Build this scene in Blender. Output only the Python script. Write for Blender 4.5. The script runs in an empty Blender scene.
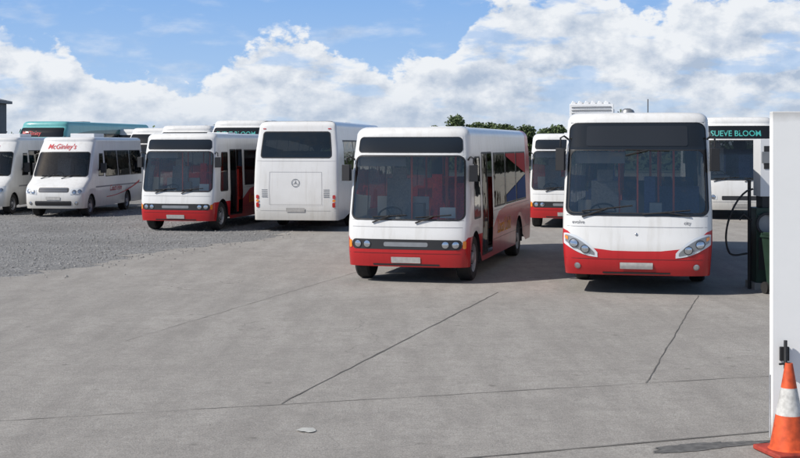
import bpy, math, random
from mathutils import Vector, Matrix
from math import radians, sin, cos, pi, sqrt
random.seed(7)
scene=bpy.context.scene
coll=scene.collection

# ------------------------------------------------------------------ materials
def newmat(name):
    m=bpy.data.materials.new(name); m.use_nodes=True
    nt=m.node_tree; b=nt.nodes['Principled BSDF']
    return m,nt,b
def simple(name,col,rough=0.5,metal=0.0,var=0.0,scale=5.0,coat=0.0,bump=0.0):
    m,nt,b=newmat(name)
    b.inputs['Base Color'].default_value=(*col,1); b.inputs['Roughness'].default_value=rough
    b.inputs['Metallic'].default_value=metal
    if coat: b.inputs['Coat Weight'].default_value=coat; b.inputs['Coat Roughness'].default_value=0.05
    if var>0 or bump>0:
        tc=nt.nodes.new('ShaderNodeTexCoord'); n=nt.nodes.new('ShaderNodeTexNoise')
        n.inputs['Scale'].default_value=scale; n.inputs['Detail'].default_value=6
        nt.links.new(tc.outputs['Object'],n.inputs['Vector'])
        mr=nt.nodes.new('ShaderNodeMapRange'); mr.inputs[1].default_value=.3; mr.inputs[2].default_value=.7
        mr.inputs[3].default_value=1-var; mr.inputs[4].default_value=1+var*.3
        nt.links.new(n.outputs['Fac'],mr.inputs[0])
        mx=nt.nodes.new('ShaderNodeVectorMath'); mx.operation='SCALE'
        mx.inputs[0].default_value=col; nt.links.new(mr.outputs[0],mx.inputs['Scale'])
        nt.links.new(mx.outputs[0],b.inputs['Base Color'])
        if bump>0:
            bp=nt.nodes.new('ShaderNodeBump'); bp.inputs['Strength'].default_value=bump
            nt.links.new(n.outputs['Fac'],bp.inputs['Height']); nt.links.new(bp.outputs[0],b.inputs['Normal'])
    return m
def math_node(nt,op,a=None,b=None,c=None,clamp=False):
    n=nt.nodes.new('ShaderNodeMath'); n.operation=op; n.use_clamp=clamp
    for i,v in enumerate((a,b,c)):
        if v is None: continue
        if isinstance(v,(int,float)): n.inputs[i].default_value=v
        else: nt.links.new(v,n.inputs[i])
    return n.outputs[0]
def fcurve(nt,fac,pts,vec=False):
    n=nt.nodes.new('ShaderNodeFloatCurve'); c=n.mapping.curves[0]
    n.mapping.use_clip=False
    c.points[0].location=pts[0]; c.points[1].location=pts[-1]
    for p in pts[1:-1]: c.points.new(*p)
    if vec:
        for p in c.points: p.handle_type='VECTOR'
    n.mapping.update(); nt.links.new(fac,n.inputs['Value']); return n.outputs[0]
def mixc(nt,fac,a,b,mode='MIX'):
    n=nt.nodes.new('ShaderNodeMix'); n.data_type='RGBA'; n.blend_type=mode
    for s,v in ((0,fac),(6,a),(7,b)):
        if isinstance(v,(int,float)): n.inputs[s].default_value=v
        elif isinstance(v,tuple): n.inputs[s].default_value=(*v,1) if len(v)==3 else v
        else: nt.links.new(v,n.inputs[s])
    return n.outputs[2]
def maprange(nt,v,a,b,c,d,smooth=False):
    n=nt.nodes.new('ShaderNodeMapRange')
    if smooth: n.interpolation_type='SMOOTHSTEP'
    nt.links.new(v,n.inputs[0])
    for i,x in enumerate((a,b,c,d)): n.inputs[i+1].default_value=x
    return n.outputs[0]
def noise(nt,vec,scale,detail=6,rough=.55):
    n=nt.nodes.new('ShaderNodeTexNoise'); n.inputs['Scale'].default_value=scale
    n.inputs['Detail'].default_value=detail; n.inputs['Roughness'].default_value=rough
    nt.links.new(vec,n.inputs['Vector']); return n.outputs['Fac']

WHITE=(.74,.74,.73); RED=(.54,.020,.026)
def paint(name,base=WHITE,band=None,side=None,front=None,L=8.0,frontdepth=.6,rough=.28,vec=True):
    """vehicle paint: base colour, coloured lower band whose top edge follows curves (object space, metres)"""
    m,nt,b=newmat(name)
    tc=nt.nodes.new('ShaderNodeTexCoord'); sp=nt.nodes.new('ShaderNodeSeparateXYZ')
    nt.links.new(tc.outputs['Object'],sp.inputs[0]); X,Y,Z=sp.outputs
    col=None
    if band:
        yn=math_node(nt,'DIVIDE',Y,L,clamp=True)
        zc=fcurve(nt,yn,[(p[0]/L,p[1]/4) for p in side],vec)
        if front:
            ax=math_node(nt,'ABSOLUTE',X); ax=math_node(nt,'DIVIDE',ax,1.3)
            zf=fcurve(nt,ax,[(p[0]/1.3,p[1]/4) for p in front],vec)
            isf=math_node(nt,'LESS_THAN',Y,frontdepth)
            zc=math_node(nt,'ADD',math_node(nt,'MULTIPLY',zf,isf),math_node(nt,'MULTIPLY',zc,math_node(nt,'SUBTRACT',1.0,isf)))
        zc=math_node(nt,'MULTIPLY',zc,4.0)
        low=math_node(nt,'LESS_THAN',Z,zc)
        col=mixc(nt,low,base,band)
    n1=noise(nt,tc.outputs['Object'],1.7,8,.6)
    g=maprange(nt,n1,.3,.75,1.0,.92)
    mps=nt.nodes.new('ShaderNodeMapping'); mps.inputs['Scale'].default_value=(9,9,.7); nt.links.new(tc.outputs['Object'],mps.inputs['Vector'])
    n3=noise(nt,mps.outputs[0],1.0,6,.6)
    g=math_node(nt,'MULTIPLY',g,maprange(nt,n3,.5,.75,1.0,.88))
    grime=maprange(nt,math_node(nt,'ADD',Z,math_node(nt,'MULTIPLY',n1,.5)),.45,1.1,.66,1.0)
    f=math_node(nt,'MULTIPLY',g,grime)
    cc=nt.nodes.new('ShaderNodeCombineColor')
    nt.links.new(f,cc.inputs[0]); nt.links.new(math_node(nt,'POWER',f,1.08),cc.inputs[1]); nt.links.new(math_node(nt,'POWER',f,1.25),cc.inputs[2])
    out=mixc(nt,1.0,col if col else base,cc.outputs[0],'MULTIPLY')
    # inner face of the panels is grey lining
    geo=nt.nodes.new('ShaderNodeNewGeometry')
    out=mixc(nt,geo.outputs['Backfacing'],out,(.17,.175,.18))
    nt.links.new(out,b.inputs['Base Color'])
    b.inputs['Roughness'].default_value=rough
    b.inputs['Coat Weight'].default_value=.2; b.inputs['Coat Roughness'].default_value=.08
    n2=noise(nt,tc.outputs['Object'],1.1,2)
    bp=nt.nodes.new('ShaderNodeBump'); bp.inputs['Strength'].default_value=.12; bp.inputs['Distance'].default_value=.1
    nt.links.new(n2,bp.inputs['Height']); nt.links.new(bp.outputs[0],b.inputs['Normal'])
    return m
def glassmat(name,tint,extra=.04,rough=.02,mult=1.3):
    m=bpy.data.materials.new(name); m.use_nodes=True; nt=m.node_tree
    nt.nodes.remove(nt.nodes['Principled BSDF']); out=nt.nodes['Material Output']
    t=nt.nodes.new('ShaderNodeBsdfTransparent'); t.inputs[0].default_value=(*tint,1)
    g=nt.nodes.new('ShaderNodeBsdfGlossy'); g.inputs['Roughness'].default_value=rough; g.inputs[0].default_value=(1,.97,.90,1)
    tc=nt.nodes.new('ShaderNodeTexCoord')
    bp=nt.nodes.new('ShaderNodeBump'); bp.inputs['Strength'].default_value=.15; bp.inputs['Distance'].default_value=.06
    nt.links.new(noise(nt,tc.outputs['Object'],1.5,2),bp.inputs['Height']); nt.links.new(bp.outputs[0],g.inputs['Normal'])
    fr=nt.nodes.new('ShaderNodeFresnel'); fr.inputs['IOR'].default_value=1.5
    f=math_node(nt,'ADD',math_node(nt,'MULTIPLY',fr.outputs[0],mult),extra,clamp=True)
    mx=nt.nodes.new('ShaderNodeMixShader'); nt.links.new(f,mx.inputs[0])
    nt.links.new(t.outputs[0],mx.inputs[1]); nt.links.new(g.outputs[0],mx.inputs[2]); nt.links.new(mx.outputs[0],out.inputs[0])
    return m

M_glass=glassmat('windscreen_glass',(.90,.90,.87),.035)
M_tint=glassmat('tinted_glass',(.10,.11,.12),.04,mult=.8)
M_tintb=glassmat('bus_side_glass',(.16,.17,.18),.01,mult=.55)
M_blackgloss=simple('black_glazing',(.012,.013,.014),.15,coat=.2)
M_black=simple('black_trim',(.02,.02,.022),.5)
M_rubber=simple('tyre_rubber',(.025,.024,.023),.85,var=.3,scale=9)
M_rim=simple('wheel_rim',(.35,.35,.36),.4,.4,var=.3,scale=12)
M_chrome=simple('lamp_reflector',(.55,.57,.6),.12,.9)
M_lens=simple('lamp_lens',(.62,.65,.68),.1,coat=1)
M_amber=simple('amber_lens',(.8,.25,.02),.15,coat=1)
M_redl=simple('red_lens',(.45,.01,.01),.15,coat=1)
M_plate=simple('number_plate',(.46,.45,.43),.4,var=.2,scale=14)
M_floor=simple('vehicle_floor',(.09,.09,.095),.8)
M_dash=simple('dashboard',(.15,.15,.15),.55)
M_seatblue=simple('seat_fabric_blue',(.10,.13,.30),.9,var=.3,scale=30)
M_seatred=simple('seat_fabric_red',(.70,.04,.03),.9,var=.3,scale=30)
M_seatgrey=simple('seat_fabric_grey',(.28,.28,.29),.9,var=.3,scale=30)
M_pole=simple('hand_rail',(.75,.10,.04),.35)
M_panel=simple('interior_panel',(.55,.54,.52),.6)
M_white=simple('white_plastic',(.72,.73,.74),.4,var=.06,scale=3)
M_grey=simple('grey_metal',(.3,.31,.32),.4,.5,var=.15)
M_teal=simple('teal_lettering',(.05,.34,.31),.5)
M_redtxt=simple('red_lettering',(.5,.03,.04),.5)
M_orange=simple('orange_lettering',(.90,.36,.03),.5)
M_vblue=simple('blue_vinyl',(.025,.075,.26),.75)
M_vred=simple('red_vinyl',(.50,.02,.025),.75)
M_seam=simple('panel_seam',(.25,.25,.26),.6)

# ------------------------------------------------------------------ mesh builder
class MB:
    def __init__(s): s.v=[];s.f=[];s.m=[];s.mats=[]
    def mi(s,mat):
        if mat not in s.mats: s.mats.append(mat)
        return s.mats.index(mat)
    def add(s,vs,fs,mat):
        o=len(s.v); s.v+= [tuple(p) for p in vs]; k=s.mi(mat)
        for f in fs: s.f.append(tuple(i+o for i in f)); s.m.append(k)
    def box(s,x0,x1,y0,y1,z0,z1,mat,rot=None,piv=None):
        vs=[Vector((x,y,z)) for z in (z0,z1) for y in (y0,y1) for x in (x0,x1)]
        if rot is not None:
            p=Vector(piv) if piv else Vector(((x0+x1)/2,(y0+y1)/2,(z0+z1)/2))
            vs=[rot@(v-p)+p for v in vs]
        s.add(vs,[(0,2,3,1),(4,5,7,6),(0,1,5,4),(2,6,7,3),(0,4,6,2),(1,3,7,5)],mat)
    def lathe(s,prof,c,axis,n,mats):
        vs=[];c=Vector(c)
        for r,a in prof:
            for k in range(n):
                t=2*pi*k/n
                if axis=='x': p=(a,r*cos(t),r*sin(t))
                elif axis=='y': p=(r*cos(t),a,r*sin(t))
                else: p=(r*cos(t),r*sin(t),a)
                vs.append(c+Vector(p))
        for i in range(len(prof)-1):
            mt=mats[i] if isinstance(mats,list) else mats
            o=[(i*n+k,i*n+(k+1)%n,(i+1)*n+(k+1)%n,(i+1)*n+k) for k in range(n)]
            used=sorted(set(j for q in o for j in q)); mp={j:q for q,j in enumerate(used)}
            s.add([vs[j] for j in used],[tuple(mp[j] for j in q) for q in o],mt)
    def tube(s,pts,r,mat,n=8,caps=True):
        pts=[Vector(p) for p in pts]; vs=[];up=Vector((.13,.31,.94))
        for i,p in enumerate(pts):
            t=(pts[min(i+1,len(pts)-1)]-pts[max(i-1,0)]).normalized()
            a=t.cross(up)
            if a.length<.05: a=t.cross(Vector((1,0,0)))
            a.normalize(); b=t.cross(a)
            for k in range(n): vs.append(p+a*r*cos(2*pi*k/n)+b*r*sin(2*pi*k/n))
        fs=[(i*n+k,i*n+(k+1)%n,(i+1)*n+(k+1)%n,(i+1)*n+k) for i in range(len(pts)-1) for k in range(n)]
        if caps: fs+=[tuple(range(n)),tuple((len(pts)-1)*n+k for k in range(n))]
        s.add(vs,fs,mat)
    def build(s,name,parent=None,smooth=True,bevel=0,ang=35,weld=False):
        me=bpy.data.meshes.new(name); me.from_pydata(s.v,[],s.f); 
        for m in s.mats: me.materials.append(m)
        me.polygons.foreach_set('material_index',s.m)
        if smooth:
            me.polygons.foreach_set('use_smooth',[True]*len(me.polygons)); me.update()
            try: me.set_sharp_from_angle(angle=radians(ang))
            except Exception as e: pass
        me.update()
        ob=bpy.data.objects.new(name,me); coll.objects.link(ob)
        if bevel:
            bm=ob.modifiers.new('bevel','BEVEL'); bm.width=bevel; bm.segments=2; bm.limit_method='ANGLE'; bm.angle_limit=radians(40)
        if parent: ob.parent=parent
        return ob
def empty(name,loc,rotz=0):
    e=bpy.data.objects.new(name,None); e.location=loc; e.rotation_euler=(0,0,rotz); e.empty_display_size=.3
    coll.objects.link(e); return e
def lin(tab,z):
    if z<=tab[0][0]: return tab[0][1]
    for (a,b),(c,d) in zip(tab,tab[1:]):
        if z<=c: return b+(d-b)*(z-a)/(c-a)
    return tab[-1][1]

def ring(mb,Mp,a0,a1,z0,z1,r,t,mat,off=.004,filler=None,fill_off=None):
    fn,sx=Mp
    def loop(ins,rad):
        P=[]
        A0,A1,Z0,Z1=a0+ins*sx,a1-ins*sx,z0+ins,z1-ins
        cs=[(A1-rad*sx,Z1-rad,0),(A0+rad*sx,Z1-rad,90),(A0+rad*sx,Z0+rad,180),(A1-rad*sx,Z0+rad,270)]
        for i,(ca,cz,st) in enumerate(cs):
            arc=[(ca+rad*sx*cos(radians(st+q*15)),cz+rad*sin(radians(st+q*15))) for q in range(7)]
            P+=arc
            nx=cs[(i+1)%4]; e=arc[-1]
            st2=nx[2]; b=(nx[0]+rad*sx*cos(radians(st2)),nx[1]+rad*sin(radians(st2)))
            for q in range(1,12): P.append((e[0]+(b[0]-e[0])*q/12,e[1]+(b[1]-e[1])*q/12))
        return P
    O=loop(0,r); I=loop(t,max(r-t,.005)); n=len(O)
    vs=[fn(a,z,off) for a,z in O]+[fn(a,z,off) for a,z in I]
    mb.add(vs,[(k,(k+1)%n,n+(k+1)%n,n+k) for k in range(n)],mat)
    if filler:
        fo=off*.6
        for (ca,cz,st,pa,pz) in ((a1-r*sx,z1-r,0,a1,z1),(a0+r*sx,z1-r,90,a0,z1),(a0+r*sx,z0+r,180,a0,z0),(a1-r*sx,z0+r,270,a1,z0)):
            arc=[(ca+r*sx*cos(radians(st+q*15)),cz+r*sin(radians(st+q*15))) for q in range(7)]
            vs=[fn(pa,pz,fo)]+[fn(a,z,fo) for a,z in arc]
            A,B,C=Vector(vs[0]),Vector(vs[1]),Vector(vs[2]); nrm=(B-A).cross(C-A)
            outw=Vector(fn(pa,pz,1.0))-Vector(fn(pa,pz,0))
            if nrm.dot(outw)>0: mb.add(vs,[(0,k,k+1) for k in range(1,7)],filler)
            else: mb.add(vs,[(0,k+1,k) for k in range(1,7)],filler)
def patch(mb,Mp,a0,a1,z0,z1,r,mat,off=.006,n=10):
    fn,sx=Mp; r=min(r,(z1-z0)/2-.001) if r>0 else 0
    zs=[]
    if r>0:
        zs=[z0+r-r*cos(radians(q*18)) for q in range(6)]+[z1-r+r*sin(radians(q*18)) for q in range(6)]
    else: zs=[z0,(z0+z1)/2,z1]
    mid=[zs[len(zs)//2-1]+(zs[len(zs)//2]-zs[len(zs)//2-1])*q/4 for q in (1,2,3)] if r>0 else []
    zs=sorted(zs+mid); vs=[];
    for z in zs:
        ins=0
        if r>0:
            d=max(z0+r-z,z-(z1-r),0); ins=(r-sqrt(max(r*r-d*d,0)))*sx
        for k in range(n+1): 
            a=a0+ins+(a1-a0-2*ins)*k/n; vs.append(fn(a,z,off))
    fs=[(i*(n+1)+k,i*(n+1)+k+1,(i+1)*(n+1)+k+1,(i+1)*(n+1)+k) for i in range(len(zs)-1) for k in range(n)]
    mb.add(vs,fs,mat)
def patch2(mb,Mp,a0,a1,lo,hi,mat,off=.006,n=14):
    fn,sx=Mp; vs=[]
    for k in range(n+1):
        a=a0+(a1-a0)*k/n; l,h=lo(k/n),hi(k/n)
        for q in range(5): vs.append(fn(a,l+(h-l)*q/4,off))
    mb.add(vs,[(k*5+q,k*5+q+1,(k+1)*5+q+1,(k+1)*5+q) for k in range(n) for q in range(4)],mat)
def text(mb,Mp,s,a0,z0,size,mat,off=.008,shear=0,xs=1.0):
    cu=bpy.data.curves.new('t','FONT'); cu.body=s; cu.resolution_u=3; cu.shear=shear; cu.offset=.012
    ob=bpy.data.objects.new('t',cu); coll.objects.link(ob); bpy.context.view_layer.update()
    me=bpy.data.meshes.new_from_object(ob)
    fn,sx=Mp
    vs=[fn(a0+v.co.x*size*sx*xs,z0+v.co.y*size,off) for v in me.vertices]
    mb.add(vs,[tuple(p.vertices) for p in me.polygons],mat)
    bpy.data.objects.remove(ob); bpy.data.meshes.remove(me)

class Bus:
    def __init__(s,name,loc,rotz,w,L,H,z0,yf,cF,pF,yr,cB,pB,rr,arches,belt=1.0,y1=1.6,wheelr=.45):
        s.E=empty(name,(loc[0],loc[1],0.006),rotz)
        s.w,s.L,s.H,s.z0,s.yf,s.cF,s.pF,s.yr,s.cB,s.pB,s.rr,s.arches,s.belt,s.y1,s.wheelr=w,L,H,z0,yf,cF,pF,yr,cB,pB,rr,arches,belt,y1,wheelr
        W=w[0][1]; s.W=W
        s.F=(s._F,1/W); s.B=(s._B,1/W)
        s.SR=(lambda a,z,off=0:s._S(1,a,z,off),1.0); s.SL=(lambda a,z,off=0:s._S(-1,a,z,off),1.0)
    def sup(s,u,c,p): return c*(1-max(0,1-min(1,abs(u))**p)**(1/p))
    def _F(s,u,z,off=0): return (u*lin(s.w,z)*(1+off*.3),lin(s.yf,z)+s.sup(u,s.cF,s.pF)-off,z)
    def _B(s,u,z,off=0): return (u*lin(s.w,z)*(1+off*.3),s.L-lin(s.yr,z)-s.sup(u,s.cB,s.pB)+off,z)
    def ymap(s,y,z):
        st0=s.cF+min(q[1] for q in s.yf); st=s.cF+lin(s.yf,z)
        if y<s.y1: return st+(y-st0)*(s.y1-st)/(s.y1-st0)
        return y
    def _S(s,sg,y,z,off=0): return (sg*(lin(s.w,z)+off),s.ymap(y,z),z)
    def shell(s,regions,body,extra_z=()):
        zs={s.z0,s.H-s.rr,s.belt}|set(extra_z)|{z for z,_ in s.yf if s.z0<z<s.H-s.rr}|{z for z,_ in s.w if s.z0<z<s.H-s.rr}
        for r in regions: zs|={r[3],r[4]}
        zs=sorted(z for z in zs if z<=s.H-s.rr+1e-6)
        z2=[zs[0]]
        for z in zs[1:]:
            if z-z2[-1]>1e-4: z2.append(z)
        zs=z2
        levels=[(z,0.0) for z in zs]+[(s.H-s.rr+s.rr*sin(radians(a)),s.rr*(1-cos(radians(a)))) for a in (15,30,45,60,75,90)]
        def us(p,side):
            U={sin(radians(t))**(2/p) for t in range(0,91,9)}; U|={-x for x in U}
            for r in regions:
                if r[0]==side: U|={r[1],r[2]}
            U=sorted(U); o=[U[0]]
            for x in U[1:]:
                if x-o[-1]>.004: o.append(x)
                elif any(r[0]==side and (abs(x-r[1])<1e-6 or abs(x-r[2])<1e-6) for r in regions): o[-1]=x
            return o
        UF=us(s.pF,'F'); UB=us(s.pB,'B')
        st0=s.cF+min(q[1] for q in s.yf)
        ye=s.L-s.cB-max(q[1] for q in s.yr)
        def side_ys(sd):
            Y={st0,ye}
            for r in regions:
                if r[0]==sd: Y|={r[1],r[2]}
            for (ay,ar) in s.arches:
                h=s.z0-s.wheelr; a0=math.asin(h/ar) if abs(h)<ar else 0
                for k in range(17):
                    t=a0+(pi-2*a0)*k/16; Y.add(ay+ar*cos(t))
                Y.add(ay+ar*cos(a0)+.012); Y.add(ay-ar*cos(a0)-.012)
            Y=sorted(y for y in Y if st0<=y<=ye); o=[Y[0]]
            for y in Y[1:]:
                if y-o[-1]>.003: o.append(y)
            return o
        YR=side_ys('R'); YL=side_ys('L')
        def arch(y):
            z=s.z0
            for (ay,ar) in s.arches:
                d=ar*ar-(y-ay)**2
                if d>0: z=max(z,s.wheelr+sqrt(d))
            return z
        out=[('F',u) for u in UF]+[('R',y) for y in YR[1:]]+[('B',u) for u in reversed(UB)]+[('L',y) for y in reversed(YL[1:])]
        n=len(out); V=[]
        for (z,ins) in levels:
            zz=min(z,s.H-s.rr)
            for sd,a in out:
                if sd=='F': x,y,_=s._F(a,zz); x*= (1-ins/s.W); y+=ins
                elif sd=='B': x,y,_=s._B(a,zz); x*=(1-ins/s.W); y-=ins
                else:
                    sg=1 if sd=='R' else -1
                    x,y,_=s._S(sg,a,zz); x-=sg*ins
                z3=z
                if sd in 'RL' and z<s.belt:
                    za=arch(a); z3=za+(z-s.z0)*(s.belt-za)/(s.belt-s.z0)
                V.append((x,y,z3))
        groups={}
        for j in range(len(levels)-1):
            zm=(levels[j][0]+levels[j+1][0])/2
            for k in range(n):
                k2=(k+1)%n; (sa,a),(sb,b)=out[k],out[k2]
                if sa==sb: sd,mid=sa,(a+b)/2
                elif sa=='F' : sd,mid='R',(YR[0]+b)/2
                elif sb=='F' or sa=='L': sd,mid='L',(a+YL[0])/2
                else: sd,mid='X',0
                mat=body
                if levels[j+1][0]<=s.H-s.rr+1e-6:
                    for r in regions:
                        if r[0]==sd and r[1]<=mid<=r[2] and r[3]<=zm<=r[4]: mat=r[5]
                if mat=='hole': continue
                groups.setdefault(mat,[]).append((j*n+k,j*n+k2,(j+1)*n+k2,(j+1)*n+k))
        mb=MB(); mb.v=V
        for mat,fs in groups.items():
            k=mb.mi(mat)
            for f in fs: mb.f.append(f); mb.m.append(k)
        k=mb.mi(body); mb.f.append(tuple((len(levels)-1)*n+i for i in range(n))); mb.m.append(k)
        mb.build('bodywork',s.E,ang=40)
        D=MB()
        for r in regions:
            if len(r)>6 and r[6]:
                Mp={'F':s.F,'B':s.B,'R':s.SR,'L':s.SL}[r[0]]
                ring(D,Mp,r[1],r[2],r[3],r[4],r[6],r[7],M_black,.005,r[8] if len(r)>8 else None)
        s.D=D
        s.wheels(); return D
    def wheels(s):
        m=MB(); R=s.wheelr
        for (ay,ar) in s.arches:
            for sg in (1,-1):
                xo=sg*(s.W-.03); xi=sg*(s.W-.30)
                d=-sg
                prof=[(R*.3,xi),(R*.92,xi),(R,xi+sg*.04),(R,xo+d*.04),(R*.93,xo),(R*.62,xo+d*.01),(R*.60,xo+d*.02),(R*.55,xo+d*.05),(R*.50,xo+d*.10),(R*.26,xo+d*.09),(R*.24,xo+d*.02),(R*.20,xo),(0.001,xo)]
                mats=[M_rubber]*5+[M_rim]*7
                m.lathe(prof,(0,ay,R),'x',28,mats)
                for q in range(8):
                    t=2*pi*q/8; m.lathe([(.02,xo+d*.08),(.02,xo+d*.05),(.001,xo+d*.05)],(0,ay+R*.38*cos(t),R+R*.38*sin(t)),'x',6,M_black)
                x0=sg*(s.W-.42); x1=sg*(s.W-.012)
                a0=math.asin((s.z0-R)/ar); P=[(ay+ar*cos(a0+(pi-2*a0)*k/14),R+ar*sin(a0+(pi-2*a0)*k/14)) for k in range(15)]
                vs=[(x0,p[0],p[1]) for p in P]+[(x1,p[0],p[1]) for p in P]
                m.add(vs,[(k,k+1,16+k,15+k) for k in range(14)]+[tuple(range(15))],M_black)
        m.box(-s.W+.43,s.W-.43,s.cF+.25,s.L-.3,s.z0-.02,s.z0+.05,M_black)
        m.build('wheels',s.E)
    def interior(s,fz=.45,seat=M_seatblue,y0=2.9,rows=6,pitch=.78,poles=True,driverx=1,dashz=1.05,dashy=.35):
        m=MB(); W=s.W
        m.box(-W+.44,W-.44,s.cF+.35,s.L-.3,s.z0+.06,fz,M_floor)
        m.box(-W+.12,W-.12,dashy+.15,dashy+.5,s.z0+.2,dashz,M_dash)
        sx=-W*.5
        m.box(sx-.35,sx+.35,dashy+.4,dashy+.75,dashz-.3,dashz+.08,M_dash,Matrix.Rotation(radians(-12),3,'X'))
        def seatat(x,y,z,mt,w=.42,h=.72):
            m.box(x-w/2,x+w/2,y,y+.44,z+.36,z+.46,mt)
            m.box(x-w/2,x+w/2,y+.40,y+.49,z+.44,z+.44+h,mt,Matrix.Rotation(radians(-8),3,'X'))
            m.box(x-.05,x+.05,y+.1,y+.35,z-.02,z+.36,M_black)
        seatat(sx,dashy+1.0,fz+.12,M_seatgrey,.5,.85)
        m.box(sx-.14,sx+.14,dashy+1.42,dashy+1.50,fz+1.40,fz+1.62,M_seatgrey)
        for k in range(rows):
            y=y0+k*pitch
            if y>s.L-.9: break
            for x in (-W+.36,-W+.80,W-.80,W-.36): seatat(x,y,fz+(.0 if k<3 else .15),seat)
        if poles:
            for (x,y) in ((-.35,1.9),(.35,1.9),(-.35,3.2),(.38,4.0),(-.38,5.0),(.62,1.5),(.2,2.7)):
                m.tube([(x,y,fz),(x,y,s.H-.12)],.022,M_pole)
            m.tube([(-.38,2,s.H-.3),(-.38,s.L-1.2,s.H-.3)],.018,M_pole)
            m.tube([(.38,2,s.H-.3),(.38,s.L-1.2,s.H-.3)],.018,M_pole)
            m.box(sx-.5,sx+.55,dashy+1.62,dashy+1.66,fz,1.5,M_panel)
            m.box(sx+.52,sx+.56,dashy+.8,dashy+1.6,fz,1.25,M_panel)
            m.box(.35,W-.12,2.62,2.66,fz,1.75,seat)
            m.box(.10,.30,1.75,1.80,1.25,1.95,seat)
        m.build('interior',s.E,bevel=.015)
        b=MB(); c=Vector((sx,dashy+.72,dashz+.14)); R=Matrix.Rotation(radians(35),3,'X')
        b.tube([c+R@Vector((.22*cos(t*pi/12),.22*sin(t*pi/12),0)) for t in range(25)],.018,M_black,6)
        for t in (0,2.1,4.2): b.tube([c,c+R@Vector((.22*cos(t),.22*sin(t),0))],.014,M_black,6)
        b.tube([c,c+R@Vector((0,0,-.3))],.03,M_black,6)
        b.build('steering_wheel',s.E)
    def wiper(s,m,u0,z0,u1,z1):
        P=[]; 
        for k in range(9):
            t=k/8; P.append(s._F(u0+(u1-u0)*t,z0+(z1-z0)*t,.03))
        m.tube(P,.012,M_black,5)
        um=(u0+u1)/2; zm=(z0+z1)/2
        m.tube([s._F(u0,z0-.10,.02),s._F(um,zm,.05)],.014,M_black,5)
    def mirror(s,m,sg,z,drop=.12,out=.2,h=.32,fwd=.18,w=.2):
        b=Vector(s._F(sg*.97,z,.0))
        e=b+Vector((sg*out,-fwd,0.02))
        m.tube([b,b+Vector((sg*out*.5,-fwd*.9,.05)),e,e+Vector((0,0,-drop))],.018,M_black,6)
        x=e.x; y=e.y
        m.box(x-w/2,x+w/2,y-.05,y+.05,z-drop-h,z-drop,M_black,Matrix.Rotation(radians(sg*12),3,'Z'))
    def disc(s,m,Mp,a,z,r,mat,off=.012,mat2=None):
        fn,sx=Mp; vs=[fn(a,z,off+.015)]
        n=16
        for k in range(n): vs.append(fn(a+r*sx*cos(2*pi*k/n),z+r*sin(2*pi*k/n),off))
        m.add(vs,[(0,1+k,1+(k+1)%n) for k in range(n)],mat)
        if mat2:
            vs=[fn(a+q*r*sx*cos(2*pi*k/n),z+q*r*sin(2*pi*k/n),off+.004) for q in (1.0,1.16) for k in range(n)]
            m.add(vs,[(k,(k+1)%n,n+(k+1)%n,n+k) for k in range(n)],mat2)

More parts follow.
